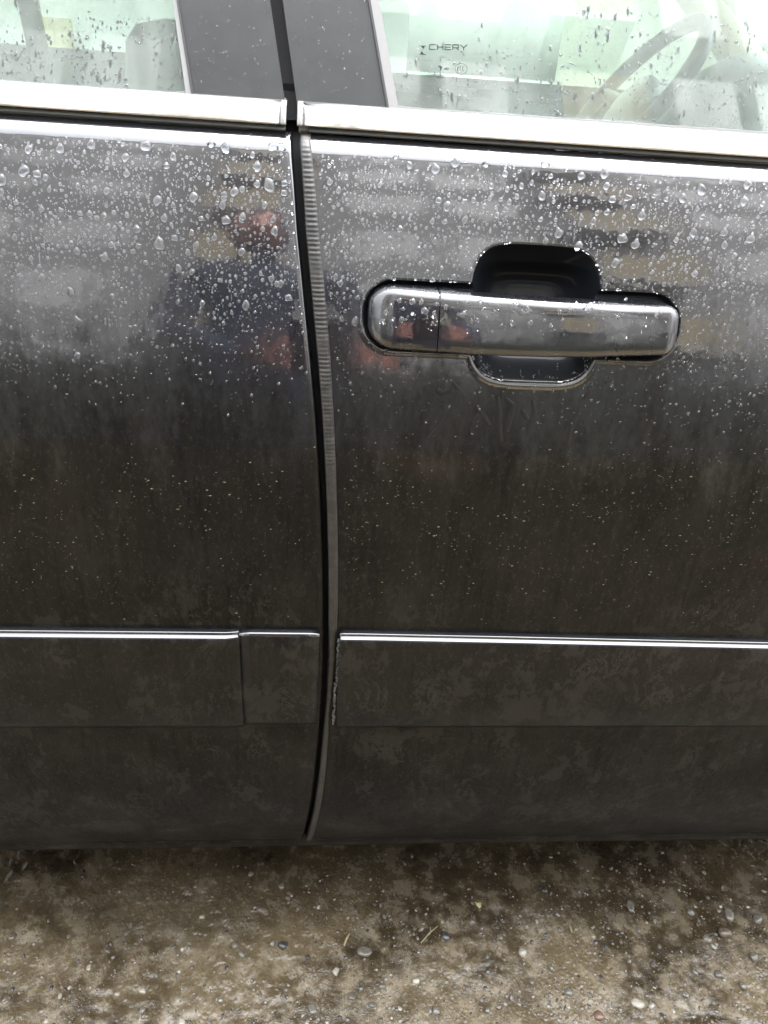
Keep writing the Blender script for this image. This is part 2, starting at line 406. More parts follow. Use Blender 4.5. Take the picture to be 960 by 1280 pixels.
# ribbed rubber guard on the trailing edge of the front door
gwp = [(160,13),(250,16),(330,17),(420,17),(520,15),(620,14),(700,14),(780,13),(850,11),(900,8),(925,9),(1000,11),(1049,11)]
gz = [un(385, y)[2] for y, _ in gwp][::-1]; gwid = [wd * .00056 for _, wd in gwp][::-1]
P = []
zt = un(385, 163)[2]
z = ZB + .001
while z < zt:
    e = gap_r(z); wv = float(np.interp(z, gz, gwid)); y = prof(z)
    amp = .00042 * float(np.interp(z, [.60, .74, .80, .95], [.12, .45, 1, 1])); ph = z / .0030 * 2 * math.pi
    rb = amp * (.7 + .9 * mnoise.noise((z * 60, 3, 1))) * (math.sin(ph + 1.2 * mnoise.noise((z * 90, 7, 1))) + .35 * math.sin(ph * .37 + 1))
    x0 = e - .0016
    sec = [(x0 + .0008, y + .018), (x0, y + .003), (x0 + .0003, y - .0006), (x0 + .0012, y - .0018 - rb), (x0 + wv * .35, y - .0022 - rb), (x0 + wv * .7, y - .0021 - rb), (x0 + wv, y - .0014 - rb * .6), (x0 + wv + .0005, y + .0005)]
    P.append([(a, b, z) for a, b in sec]); z += .0007
GUARD = link('edge_guard', grid_mesh('edge_guard', np.array(P), M['guard']), FRONT)
GUARD['label'] = 'ribbed grey rubber strip along the door edge'

# mouldings: extruded section along x with optional end cap
def moulding(name, parent, sec, xs, m, dz=None, scale=None):
    P = []
    for i, x in enumerate(xs):
        sc = scale(x) if scale else 1
        P.append([(x, prof(z) + o * sc + .0006, z - (.017 * max(0, x - .06) * (z - zb0) / (zt0 - zb0) if parent is FRONT else 0)) for o, z in sec])
    P = np.array(P)
    c0 = P[0].copy(); c0[:, 1] = [prof(z) + .003 for o, z in sec]; c1 = P[-1].copy(); c1[:, 1] = c0[:, 1]
    me = grid_mesh(name, np.concatenate([[c0], P, [c1]]), m, flip=True); me.materials.append(M['bead']); k = len(sec) - 1
    me.polygons.foreach_set('material_index', [1 if (i % k) < (5 if len(sec) > 10 else 3) and 0 < i // k < len(xs) else 0 for i in range(len(me.polygons))])
    return link(name, me, parent)
zt0 = .5615; zb0 = .4435
SEC = [(.002, zt0 + .0005), (-.0045, zt0), (-.0062, zt0 - .0006), (-.0052, zt0 - .0018), (-.0058, zt0 - .0028), (-.0088, zt0 - .0036), (-.0100, zt0 - .0048), (-.0104, zt0 - .009), (-.0106, .52), (-.0098, .48), (-.0080, zb0 + .006), (-.0058, zb0 + .001), (-.003, zb0), (.002, zb0)]
SEC2 = [(.002, zt0 + .0005), (-.0045, zt0), (-.0060, zt0 - .0008), (-.0066, zt0 - .0026), (-.0072, .53), (-.0070, .48), (-.0048, zb0 + .006), (-.0035, zb0 + .003), (.002, zb0 + .0025)]
xr_end = un(303, 850)[0]
def sc_end(x): return 1 if x < xr_end - .012 else .68 + .32 * max(0, min(1, (xr_end - x) / .012)) ** .6
rm = moulding('side_moulding', REAR, SEC, np.concatenate([np.linspace(XL, xr_end - .02, 8), np.linspace(xr_end - .012, xr_end, 9)]), M['strip'], scale=sc_end)
xe0, xe1 = xr_end - .0006, un(398, 850)[0] 
moulding('moulding_end_piece', REAR, SEC2, np.linspace(xe0, xe1, 8), M['strip'])
xf0 = un(422, 850)[0]
fm = moulding('side_moulding', FRONT, SEC, np.concatenate([np.linspace(xf0, xf0 + .01, 4), np.linspace(xf0 + .02, XR, 10)]), M['strip'])
# crust of dried dirt along the end of the front moulding
mb = MB()
for k in range(120):
    z = rnd.uniform(zb0 + .004, zt0 - .006); x = xf0 - rnd.uniform(.0, .0016) - (.0015 if z < .50 else 0); y = prof(z) - rnd.uniform(.001, .0085); s = rnd.uniform(.0003, .0009)
    mb.box((x - s, y - s, z - s * 1.3), (x + s, y + s, z + s * 1.3))
o = mb.build('dirt_crust', M['crust'], fm); o['kind'] = 'stuff'

# side sill under the doors, rolling in under the car
zs_ = [.1988, .1975, .190, .182, .175, .1705, .169, .168]
ys_ = [prof(.2) + .012, prof(.2) + .0045, prof(.2) + .0035, prof(.2) + .005, prof(.2) + .009, prof(.2) + .018, prof(.2) + .05, prof(.2) + .09]
P = np.array([[(x, y, z + .0008 * math.sin(x * 9)) for y, z in zip(ys_, zs_)] for x in np.linspace(XL, XR, 40)])
link('side_sill', grid_mesh('side_sill', P, M['paint'], flip=True), CAR)
mb = MB(); mb.box((XL, .13, .1795), (XR, 1.58, .2)); mb.build('floor_pan', M['inner'], CAR)

# ------------------------------------------------------------------ belt line: white lit shoulder is paint, then rubber, chrome, glass
def strip(name, parent, sec, x0, x1, m, n=30, caps=True, endround=0):
    xs = np.linspace(x0, x1, n); P = np.array([[(x, y, z) for y, z in sec] for x in xs])
    if caps:
        cen = P.mean(axis=1)
        a = P[0] * .02 + cen[0] * .98; b = P[-1] * .02 + cen[-1] * .98
        P = np.concatenate([[a], P, [b]])
    return link(name, grid_mesh(name, P, m, flip=True), parent)
yb = prof(.941)
gxl = lambda px, py: ung(px, py)[0]
xgl, xgr = at(357, 150, .1)[0], at(373, 150, .1)[0]
RUB = [(yb + .010, .9402), (yb - .0006, .9409), (yb - .0032, .9418), (yb - .0034, .9428), (yb - .0018, .9438), (yb - .0016, .9446), (yb + .01, .9456)]
CH = [(yb + .010, .9450), (yb - .0046, .9451), (yb - .0058, .9456), (yb - .0056, .9466), (yb - .0040, .9496), (yb - .0018, .9532), (yb + .0008, .9570), (yb + .0045, .9596), (yb + .012, .9602)]
for par, x0, x1 in ((REAR, XL, xgl), (FRONT, xgr, XR)):
    strip('belt_rubber', par, RUB, x0 if par is REAR else x0 + .0075, x1, M['beltrub'])
    strip('chrome_trim', par, CH, x0, x1, M['chrome'])
# white front corner where the rubber stops short of the gap
strip('trim_end_block', FRONT, [(yb + .01, .9398), (yb - .0005, .9404), (yb - .0015, .943), (yb - .001, .9468), (yb + .01, .947)], xgr + .0005, xgr + .0072, M['seal'], 4)
for par, x0, x1 in ((REAR, xgl - .0032, xgl + .0006), (FRONT, xgr - .0006, xgr + .0032)):
    sec = [(y - .0006, z) for y, z in CH]
    strip('trim_end_cap', par, sec, x0, x1, M['seal'], 3)

# B-pillar covers, seals and glass
def slab(name, parent, pts, m, off, th=.002, top=None, **k):       # polygon given in photo pixels laid on the window plane
    q = [ung(px, py, off) for px, py in pts]
    mb = MB(); mb.prism(q, (0, th * math.cos(math.radians(25)), -th * math.sin(math.radians(25)) * 0)); o = mb.build(name, m, parent); return o
def extend(a, b, t):                                           # extend a->b in pixels upwards
    return (a[0] + (b[0] - a[0]) * t, a[1] + (b[1] - a[1]) * t)
def up(px0, py0, px1, py1, ytop=-430):                          # bottom point, top-ish point -> extended to above the frame
    t = (ytop - py0) / (py1 - py0); return (px0 + (px1 - px0) * t, ytop)
slab('pillar_cover', REAR, [(241,124), (358,140), up(354,100,339,0), up(240,112,222,0)], M['pillar'], -.003)
slab('pillar_cover', FRONT, [(373,142), (487,146), up(486,130,463,0), up(372,120,355,0)], M['pillar'], -.003)
slab('window_seal', REAR, [(233,122), (241,124), up(240,112,222,0), up(233,112,217,0)], M['seal'], -.004, .003)
slab('window_seal', FRONT, [(487,144), (500,146), up(497,130,474,0), up(486,130,463,0)], M['seal'], -.004, .003)
slab('rubber_edge', FRONT, [(484.5,140), (487.5,141), up(487.5,130,464.5,0), up(484.5,130,461.5,0)], M['rubber'], -.0045, .003)
slab('rubber_edge', REAR, [(240,124), (243,124), up(242,112,224,0), up(239.5,112,221.5,0)], M['rubber'], -.0045, .003)
slab('pillar_backing', CAR, [(330,150), (400,150), (380,-430), (310,-430)], M['inner'], .012, .01)
# grey lip between the chrome and the glass
def lip(par, pts_top, pts_bot):
    q = [ung(x, y, -.0025) for x, y in pts_top + pts_bot[::-1]]
    mb = MB(); mb.prism(q, (0, .006, 0)); return mb.build('window_sill_lip', M['seal'], par)
lip(REAR, [(-900,35), (0,100), (120,110), (205,117), (236,113), (262,112), (357,123)], [(-900,60), (0,112), (120,122), (205,130), (236,130), (262,132), (357,140)])
lip(FRONT, [(373,119), (430,124), (487,131), (520,135), (700,147), (960,165), (2200,240)], [(373,142), (430,146), (487,150), (520,152), (700,160), (960,175), (2200,250)])
# panes
def pane(par, pts, name='window_glass', m='glass', off=.0):
    q = [ung(x, y, off) for x, y in pts]; mb = MB(); mb.prism(q, (0, .0035, 0)); return mb.build(name, M[m], par)
xa = at(-900, 40, .12)
q = [ung(238, 130, 0), ung(*up(233,112,217,0), 0)]
gz_t = q[1][2]
def quad(par, xb, xt, xo):
    zb, ztp = .9555, 1.30
    mb = MB(); mb.prism([(xo, glass_y(zb), zb), (xb, glass_y(zb), zb), (xt, glass_y(ztp), ztp), (xo, glass_y(ztp), ztp)], (0, .0035, 0)); return mb.build('window_glass', M['glass'], par)
def xline(px0, py0, px1, py1, z):
    a = ung(px0, py0); b = ung(px1, py1); t = (z - a[2]) / (b[2] - a[2]); return a[0] + (b[0] - a[0]) * t
RG = quad(REAR, xline(236,112,220,0,.9555), xline(236,112,220,0,1.30), XL)
FG = quad(FRONT, xline(494,130,470,0,.9555), xline(494,130,470,0,1.30), XR)

# ------------------------------------------------------------------ door handle
handle_parent = link('door_handle', None, FRONT) if False else None
def hsec(x, inset=0):                       # section of handle at x: centre y, z half height, half depth
    u = (x - (HX0 + .0035)) / ((HX1 - .003) - (HX0 + .0035)); L = (HX1 - HX0) - .0065
    dl, dr = u * L, (1 - u) * L
    eL = math.sqrt(max(0, 1 - (1 - min(1, dl / .019)) ** 2)); eR = math.sqrt(max(0, 1 - (1 - min(1, dr / .013)) ** 2))
    e = min(eL, eR)
    bow = math.sin(math.pi * max(0, min(1, u))) ** .8
    half = (.0205 - .0038 * u ** 1.6) * (.25 + .75 * e) if True else 0
    front = -.012 - .013 * bow; front = .002 + (front - .002) * (e ** .7)
    back = float(np.interp(u, [0, .24, .32, .70, .78, 1], [.006, .006, -.001, -.001, .006, .006]))
    return half, front, max(back, front + .004)
def handle_piece(name, parent, xa, xb, n):
    P = []
    xs = list(xa + (xb - xa) * (1 - np.cos(np.linspace(0, math.pi, n))) / 2)
    for x in xs:
        half, fr, bk = hsec(x); row = []; zc = HCZ + .0002
        cy = (fr + bk) / 2; hy = (bk - fr) / 2; K = 36
        for k in range(K + 1):
            a = 2 * math.pi * k / K; ca, sa = math.cos(a), math.sin(a)
            ex = 2 / 5.; yy = cy - hy * math.copysign(abs(ca) ** ex, ca); zz = half * math.copysign(abs(sa) ** ex, sa)
            row.append((x, prof(zc + zz * .85) + yy, zc + zz))
        P.append(row)
    P = np.array(P); c0 = P[0].mean(0); c1 = P[-1].mean(0)
    a = P[0] * .04 + c0 * .96; a2 = P[0] * .985 + c0 * .015; a2[:, 0] -= .0000
    b = P[-1] * .04 + c1 * .96
    return link(name, grid_mesh(name, np.concatenate([[a], P, [b]]), M['handle'], flip=False), parent)
xseam = un(549, 395, -.02)[0]
HGRIP = handle_piece('door_handle', FRONT, xseam + .0006, HX1 - .0032, 70)
HCAP = handle_piece('handle_cap', FRONT, HX0 + .0037, xseam - .0006, 40)
# dark stems joining the handle to the door
mb = MB()
for x0, x1 in ((HX0 + .016, HX0 + .055), (HX1 - .045, HX1 - .016)):
    mb = MB(); mb.box((x0, prof(HCZ) - .008, HCZ - .0120), (x1, prof(HCZ) + .012, HCZ + .0110)); mb.build('handle_mount', M['rubber'], FRONT)

# ------------------------------------------------------------------ writing etched on the front window (in letter units)
def wpt(px, py): return Vector(ung(px, py, -.0006))
mb = MB()
def stroke(mb, pts, wd):
    n = Vector((0, -math.cos(math.radians(25)), math.sin(math.radians(25)))).normalized()
    for a, b in zip(pts[:-1], pts[1:]):
        a = wpt(*a); b = wpt(*b); d = (b - a).normalized(); s = d.cross(n) * wd / 2; e = d * wd * .4
        mb.add([a - s - e, b - s + e, b + s + e, a + s - e], [(0, 1, 2, 3)])
def T(u, v): return (537 + u * 9.65, 55.6 + v * 6.2 + u * .10 * 9.65 * .1)
LET = {'C': [[(.72, 0), (.05, 0), (0, .15), (0, .85), (.05, 1), (.72, 1)]], 'H': [[(0, 0), (0, 1)], [(.75, 0), (.75, 1)], [(0, .5), (.75, .5)]],
       'E': [[(.75, 0), (0, 0), (0, 1), (.75, 1)], [(0, .5), (.7, .5)]], 'R': [[(0, 1), (0, 0), (.7, 0), (.75, .12), (.75, .5), (.7, .6), (.0, .6)], [(.4, .6), (.78, 1)]],
       'Y': [[(0, 0), (.42, .55), (.84, 0)], [(.42, .55), (.42, 1)]]}
for i, ch in enumerate('CHERY'):
    for s in LET[ch]: stroke(mb, [T(i + a, b) for a, b in s], .00052)
stroke(mb, [(523.5, 57.2), (532.5, 57.6)], .0003); stroke(mb, [(523.5, 67.6), (532.5, 68)], .0003)
a, b, c = wpt(526.5, 57.5), wpt(531, 57.6), wpt(529.3, 61.2); mb.add([a, b, c], [(0, 1, 2)])
a, b, c = wpt(525.8, 67.8), wpt(530.2, 67.8), wpt(526.8, 63.6); mb.add([a, b, c], [(0, 1, 2)])
# CCC mark in its ring
cx, cy = 576.4, 86
stroke(mb, [(cx + 7.6 * math.cos(t), cy + 6.8 * math.sin(t)) for t in np.linspace(0, 2 * math.pi, 25)], .00016)
for k in range(3):
    stroke(mb, [(cx - 2.6 + k * 3.1 - 2. * math.cos(t), cy - .3 + 2.9 * math.sin(t)) for t in np.linspace(-1.2, 1.2, 7)], .00026)
stroke(mb, [(552, 84), (550.5, 87)], .0004); stroke(mb, [(548.5, 82.5), (551.5, 83.5), (551, 87.5)], .0005)
# small worn lines of print
def text(s, px, py, h, parent):
    cu = bpy.data.curves.new('t', 'FONT'); cu.body = s; cu.size = h * 1.35; o = bpy.data.objects.new('t', cu); COL.objects.link(o)
    dg = bpy.context.evaluated_depsgraph_get(); me = bpy.data.meshes.new_from_object(o.evaluated_get(dg)); bpy.data.objects.remove(o)
    p = wpt(px, py); xd = (wpt(px + 40, py + 2.6) - p).normalized(); n = Vector((0, -math.cos(math.radians(25)), math.sin(math.radians(25)))); n = n - xd * n.dot(xd); n.normalize(); yd = n.cross(xd)
    Mx = Matrix((xd, yd, n)).transposed()
    for v in me.vertices: v.co = p + Mx @ v.co
    me.materials.clear(); me.materials.append(M['print']); return link('safety_print', me, parent)
PR = mb.build('window_print', M['print'], FG)
text('TEMPERED', 532.5, 95.6, .0021, FG)
text('AS2', 554.5, 87.5, .0018, FG)
text('.: ::.: :', 549, 71.5, .0019, FG); text(':..: ..:.   :.::.: :. ..', 516.5, 74.6, .0019, FG)

# ------------------------------------------------------------------ finger strokes wiped through the dirt under the handle
def finger(pts, wd):
    P = []
    pts = [un(x, y, -.00035) for x, y in pts]; n = len(pts)
    dense = []
    for i in range(n - 1):
        for t in np.linspace(0, 1, 5)[:-1]: dense.append(pts[i] * (1 - t) + pts[i + 1] * t)
    dense.append(pts[-1])
    for i, p in enumerate(dense):
        d = unit(dense[min(i + 1, len(dense) - 1)] - dense[max(i - 1, 0)]); s = np.cross(d, (0, 1, 0)); s = unit(s)
        ww = wd * (.55 + .45 * math.sin(math.pi * min(1, (i + .6) / len(dense)))) * (1 + .25 * mnoise.noise((i * .7, wd * 900, 0)))
        r = []
        for k, o in ((-1, .0004), (-.6, 0), (.6, 0), (1, .0004)):
            q = p + s * ww / 2 * k; q[1] = prof(q[2]) - .00035 + o; r.append(q)
        P.append(r)
    return np.array(P)
STR = [[(566,478),(572,486),(568,502),(558,522),(546,538),(536,548)], [(549,478),(545,486),(552,492),(562,488),(567,478)],
       [(595,508),(604,520),(612,532)], [(617,494),(608,508),(595,524),(589,540)], [(622,496),(624,515),(624,533),(627,552)],
       [(632,498),(642,508),(636,530)], [(643,505),(637,524),(634,540)], [(666,500),(668,516),(662,532),(660,545)], [(652,512),(660,525)], [(728,496),(722,514),(714,534),(710,556)], [(736,490),(728,498)]]
for s in STR:
    o = link('finger_mark', grid_mesh('finger_mark', finger(s, .0046), M['smudge']), FRONT)

# ------------------------------------------------------------------ rain drops on the paint
def drop_mesh(name, seed, asp=1., lobes=.2, n=14, rings=5, sag=.3, h=.82):
    r = random.Random(seed); ph = [r.uniform(0, 6.28) for _ in range(4)]; am = [r.uniform(0, lobes) for _ in range(4)]
    v = [(0, -sag * .55, h)]; f = []
    for i in range(1, rings + 1):
        q = math.sin(i / rings * math.pi / 2); hh = h * math.cos(i / rings * math.pi / 2) ** .8
        for k in range(n):
            a = 2 * math.pi * k / n; rr = q * (1 + sum(am[j] * math.sin((j + 1) * a + ph[j]) for j in range(4)) * q)
            v.append((rr * math.cos(a) * (1 - .18 * math.sin(a) * q), rr * math.sin(a) * asp - sag * .55 * (1 - q * q), hh - (.06 if i == rings else 0)))
    for k in range(n): f.append((0, 1 + k, 1 + (k + 1) % n))
    for i in range(rings - 1):
        for k in range(n):
            a = 1 + i * n + k; b = 1 + i * n + (k + 1) % n; f.append((a, a + n, b + n, b))
    f.append(tuple(1 + (rings - 1) * n + k for k in range(n))[::-1])
    return np.array(v), f
VAR = [drop_mesh('d', 1, .95), drop_mesh('d', 2, 1.15), drop_mesh('d', 3, .85, .2), drop_mesh('d', 4, 1.35, .16), drop_mesh('d', 5, 1.0, .25), drop_mesh('d', 6, .62, .25), drop_mesh('d', 7, 1.6, .15), drop_mesh('d', 8, .7, .32)]
VM = [mesh('water_drop', v, f, M['water']) for v, f in VAR]
SMALL = [drop_mesh('s', 20 + k, rnd.uniform(.8, 1.25), .15, 8, 3) for k in range(5)]
def frame(p, rot=0.):
    t = tilt(min(.94, p[2])); n = Vector((0, -math.cos(t), math.sin(t))); u = Vector((0, math.sin(t), math.cos(t))); x = Vector((1, 0, 0))
    c, s = math.cos(rot), math.sin(rot); X = x * c + u * s; U = u * c - x * s
    return Matrix((X, U, n)).transposed()
big = """182,182,8 157,197,5 208,207,6,5 217,195,5 283,183,7 341,183,7 264,180,6,5 197,251,6 242,247,6 280,243,5 293,240,5.5 321,208,7 336,231,7,6 321,230,5 171,286,7,5 282,275,7 303,272,5,6 200,303,8 96,314,5 130,269,5,5 139,306,5 206,272,5 281,246,5
304,271,5 344,288,6 302,315,5 130,321,6 25,345,5,2 182,328,4 355,229,5 355,241,5 223,335,4,6 3,224,7 30,214,7 46,217,6,2 76,185,6 36,187,5 115,180,6 352,183,6 20,253,4 44,228,4 57,222,4 121,272,4 135,283,4 150,280,3.5 98,232,4 118,236,4 76,262,4,7 251,273,4 218,297,5,2 173,307,5,5 240,290,4 260,300,3
544,211,6,3 569,203,6,3 608,205,6,5 512,206,5 559,258,6 631,217,5 678,244,6 681,205,6,2 688,220,4 726,220,6,2 755,217,6,3 758,233,5 765,249,6,2 785,247,6,7 791,258,4 802,269,6,3 759,265,6,5 742,276,5 777,298,8,2 794,305,6,3 867,290,6 877,236,7 854,247,6 934,231,6 930,252,6 938,298,6,3 956,196,4 698,291,6,3
676,274,5,5 632,262,5,7 637,252,4 500,286,6,5 556,277,5,5 548,250,5 868,342,5 930,338,4 723,308,6 769,329,6 815,340,4,5 828,322,5,5 878,271,5,5 953,255,4 652,232,4 646,245,4 665,228,3.5 614,232,4 592,250,4 487,299,4 523,312,4 493,269,4 541,276,4 584,300,4 610,330,4 700,318,4 845,300,4 905,290,5,3 918,320,4 888,318,4 905,355,4
360,372,6 351,355,5 346,355,4 339,348,5 303,364,4,5 307,381,5,6 98,402,6,3 97,445,5 253,380,4 268,398,3 216,432,4,5 377,460,4,5 425,354,5 420,345,4 447,372,5,5 427,398,4 444,401,5,6 480,346,5,5 540,350,4 566,346,5 588,338,4 52,348,5,6 45,340,3 88,365,5,6 140,370,4 163,410,3 240,340,4 275,350,4 290,390,3 319,371,3 250,455,3 322,434,3"""
placed = []; nd = [0, 0]
def part_drop(px, py, r, v, rot=None):
    p = un(px, py)
    if recess(p[0], p[2]) > .0003 and p[0] > 0: return
    par = REAR if p[0] < gap_l(p[2]) else FRONT
    if gap_l(p[2]) - .0045 < p[0] < gap_r(p[2]) + .0115: return
    o = bpy.data.objects.new('water_drop', VM[v]); COL.objects.link(o); o.parent = par
    R_ = frame(p, rnd.uniform(-.35, .35) if rot is None else rot); s = r * .00056 * .92
    o.matrix_local = Matrix.Translation(Vector(p) - wloc(par)) @ R_.to_4x4() @ Matrix.Diagonal((s, s, s, 1))
    placed.append((px, py, r))
for tk in big.split():
    a = [float(q) for q in tk.split(',')]; part_drop(a[0], a[1], a[2] * .98, int(a[3]) if len(a) > 3 else rnd.choice([0, 1, 2, 4]))
def density(px, py):
    top = 150 + px * .0625
    d = py - top
    if d < 14: return 0
    f = max(0, min(1, (d - 10) / 25))
    lim = 250 if px > 0 else 250
    f *= max(0, 1 - max(0, d - 150) / (210 if px < 400 else 220)) ** 1.3
    f *= .55 + .9 * (mnoise.noise((px * .012, py * .016, 3.)) + .4)
    return max(0, f)
k = 0; cells = {}
def free(px, py, r):
    for dx in (-1, 0, 1):
        for dy in (-1, 0, 1):
            for q in cells.get((int(px // 20) + dx, int(py // 20) + dy), []):
                if (q[0] - px) ** 2 + (q[1] - py) ** 2 < (q[2] + r) ** 2 * .95: return False
    return True
def occupy(px, py, r): cells.setdefault((int(px // 20), int(py // 20)), []).append((px, py, r))
for q in placed: occupy(*q)
tries = 0
while len(placed) < 285 and tries < 6000:
    tries += 1; px, py = rnd.uniform(-30, 985), rnd.uniform(160, 400)
    if rnd.random() > density(px, py): continue
    r = rnd.uniform(2.6, 4.3) * (1 if py < 320 else .8)
    if free(px, py, r + 1): 
        n0 = len(placed); part_drop(px, py, r, rnd.randrange(8))
        if len(placed) > n0: occupy(px, py, r)
sb = {True: MB(), False: MB()}
cnt = 0
for tries in range(26000):
    px, py = rnd.uniform(-60, 1020), rnd.uniform(158, 560)
    micro = rnd.random() < .6
    den = density(px, py) if not micro else min(1, density(px, py) * 1.1 + .05 * (py < 480))
    if rnd.random() > den: continue
    r = rnd.uniform(.65, 1.2) if micro else rnd.uniform(1.2, 2.7)
    if not free(px, py, r + .2): continue
    p = un(px, py)
    if (p[0] > .0 and recess(p[0], p[2]) > .0004): continue
    rear = p[0] < gap_l(p[2])
    if gap_l(p[2]) - .003 < p[0] < gap_r(p[2]) + .0105: continue
    occupy(px, py, r); v, f = SMALL[rnd.randrange(5)]; Rm = np.array(frame(p, rnd.uniform(-.5, .5))); s = r * .00056
    sb[rear].add((v * s) @ Rm.T + p, f); cnt += 1
for k in range(46):                          # short runs left by drops that slid down
    px, py = rnd.uniform(10, 950), rnd.uniform(215, 430); p = un(px, py)
    if (p[0] > 0 and recess(p[0], p[2]) > -.0005 and sdf_rr(p[0], p[2], HCX, .825, HHX + .012, .062, .02) < 0) or gap_l(p[2]) - .003 < p[0] < gap_r(p[2]) + .0105: continue
    v, f = SMALL[rnd.randrange(5)]; v = v * (1, rnd.uniform(4, 10), .55); v[:, 0] += .5 * np.sin(v[:, 1] * .6 + k); s = rnd.uniform(.7, 1.2) * .00056
    Rm = np.array(frame(p, 0)); q = (v * s) @ Rm.T + p; q[:, 1] += [prof(z) - (p[1] - (z - p[2]) * -math.tan(tilt(p[2]))) for z in q[:, 2]]
    sb[p[0] < gap_l(p[2])].add(q, f)
for rear, mbx in sb.items():
    o = mbx.build('small_rain_drops', M['water'], REAR if rear else FRONT, True); o['kind'] = 'stuff'
# drops on the handle
HB = MB()
def on_handle(px, py, r, v):
    p = at(px, py, 0); 
    best = None
    d = ray(px, py)
    for i in range(400):
        q = CAM + d * (.3 + i * .0008)
        half, fr, bk = hsec(q[0]); zz = (q[2] - HCZ) / half
        if abs(zz) < 1:
            hy = (bk - fr) / 2; ca = (1 - abs(zz) ** 5.) ** (1 / 5.); ysurf = prof(HCZ + (q[2] - HCZ) * .85) + (fr + bk) / 2 - hy * ca
            if q[1] >= ysurf: best = q; break
    if best is None: return
    s = r * .00052; Rm = np.array(frame(best, rnd.uniform(-.4, .4))); HB.add((v[0] * s) @ Rm.T + best, v[1])
for px, py, r in [(489,383,4),(499,376,4),(504,386,4),(483,391,4),(515,377,5),(527,377,4),(531,389,5),(502,400,4),(480,401,3),(489,401,3),(516,392,3),(534,398,2.5),(541,404,3),(579,393,7),(590,402,4),(596,400,4),(598,375,3),(603,387,3),(605,386,2.5),(584,377,3),(643,384,6),(652,391,4),(640,404,5),(661,406,4),(688,407,3),(733,385,5),(741,385,3),(626,407,3),(680,400,3),(720,380,3),(618,389,3)] + [(rnd.uniform(475, 830), rnd.uniform(374, 405) + 0, rnd.uniform(1.8, 3.6)) for _ in range(46)]:
    on_handle(px, py, r * .98, VAR[rnd.randrange(6)])
for k in range(420):
    px = rnd.uniform(475, 835); on_handle(px, rnd.uniform(372, 412) + (px - 480) * .04, rnd.uniform(.5, 1.5), SMALL[rnd.randrange(5)])
o = HB.build('handle_rain_drops', M['water'], FRONT, True); o['kind'] = 'stuff'
# pale flecks scattered in the lower lip of the recess
def unr(px, py):
    d = ray(px, py); lo, hi = .2, 1.2
    for i in range(700):
        q = CAM + d * (.45 + i * .0003)
        if q[1] >= prof(q[2]) + recess(q[0], q[2]) - .0004: return q
    return q
mb = MB()
for px, py, wx, wz, n in [(600,446,2.5,10,16),(605,460,5,8,26),(612,468,7,3,16),(738,442,3,9,14),(732,456,4,8,16),(718,467,6,2.2,14),(690,472,9,2,14),(625,465,1.5,3,4),(628,471,2,2,4),(651,466,2,6,8),(654,472,2,2,4),(668,470,1.5,3,4),(674,466,1,4,4),(697,458,1,6,4),(636,458,1.5,2,2),(745,432,2,6,7)]:
    for k in range(n):
        p = unr(px + rnd.gauss(0, wx * .5), py + rnd.gauss(0, wz * .5)); s = rnd.uniform(.4, 1.1) * .00062
        m_ = 6; ph = rnd.uniform(0, 6); ring_ = [(p[0] + s * rnd.uniform(.5, 1.2) * math.cos(ph + 6.283 * j / m_), p[1] + .0004, p[2] + s * rnd.uniform(.5, 1.4) * math.sin(ph + 6.283 * j / m_)) for j in range(m_)]
        mb.add(ring_ + [(p[0], p[1] - .0003, p[2])], [(j, (j + 1) % m_, m_) for j in range(m_)])
o = mb.build('pale_flecks', mat('pale_fleck', (.16, .17, .175), .5), FRONT); o['kind'] = 'stuff'
# yellow grit stuck to the dirt
for par, lo, hi, n in ((REAR, -60, 398, 560), (FRONT, 425, 1000, 1100)):
    mb = MB()
    for k in range(n):
        px = rnd.uniform(lo, hi); py = rnd.gauss(640, 75)
        if py > 780 or py < 430 or mnoise.noise((px * .015, py * .012, 9.)) < -.15: continue
        p = un(px, py)
        if gap_l(p[2]) - .002 < p[0] < gap_r(p[2]) + .0095 or recess(p[0], p[2]) > 0: continue
        s = (rnd.uniform(.12, .3) if rnd.random() < .7 else rnd.uniform(.3, .55)) * .001; a = rnd.uniform(.8, 2.6)
        t = tilt(p[2])
        mb.add([(p[0] - s * a, p[1] - .0001, p[2] - s * .2), (p[0], p[1] - .0001, p[2] - s), (p[0] + s * a, p[1] - .0001, p[2]), (p[0] + s * .2, p[1] - .0001, p[2] + s), (p[0], p[1] - s, p[2])], [(0, 1, 4), (1, 2, 4), (2, 3, 4), (3, 0, 4)])
    o = mb.build('grit_specks', M['gritm'], par); o['kind'] = 'stuff'
# rain on the windows: beads and short runs
WN = Vector((0, -math.cos(math.radians(25)), math.sin(math.radians(25)))); WU = Vector((0, math.sin(math.radians(25)), math.cos(math.radians(25))))
WR = np.array(Matrix((Vector((1, 0, 0)), WU, WN)).transposed())
for par, lo, hi, n in ((RG, -60, 226, 800), (FG, 502, 1000, 1300)):
    mb = MB()
    for k in range(n):
        px = rnd.uniform(lo, hi); bot = 104 + px * .062; py = bot - abs(rnd.gauss(0, 45)) - 2
        if par is RG and px > 145: py = bot - rnd.uniform(2, 95)
        if par is FG and px > 720: py = bot - rnd.uniform(2, 140)
        if py < -20: continue
        if mnoise.noise((px * .02, py * .02, 5.)) < -.3: continue
        p = ung(px, py, .0); r = (rnd.uniform(.5, 1.2) if rnd.random() < .75 else rnd.uniform(1.2, 2.6)) * .00055
        v, f = (SMALL[rnd.randrange(5)]); v = v.copy()
        if rnd.random() < .35: v[:, 1] *= rnd.uniform(1.5, 3.2)
        mb.add((v * (r, r, r * .5)) @ WR.T + p, f[:-1])
    o = mb.build('window_rain_drops', M['water'], par, True); o['kind'] = 'stuff'

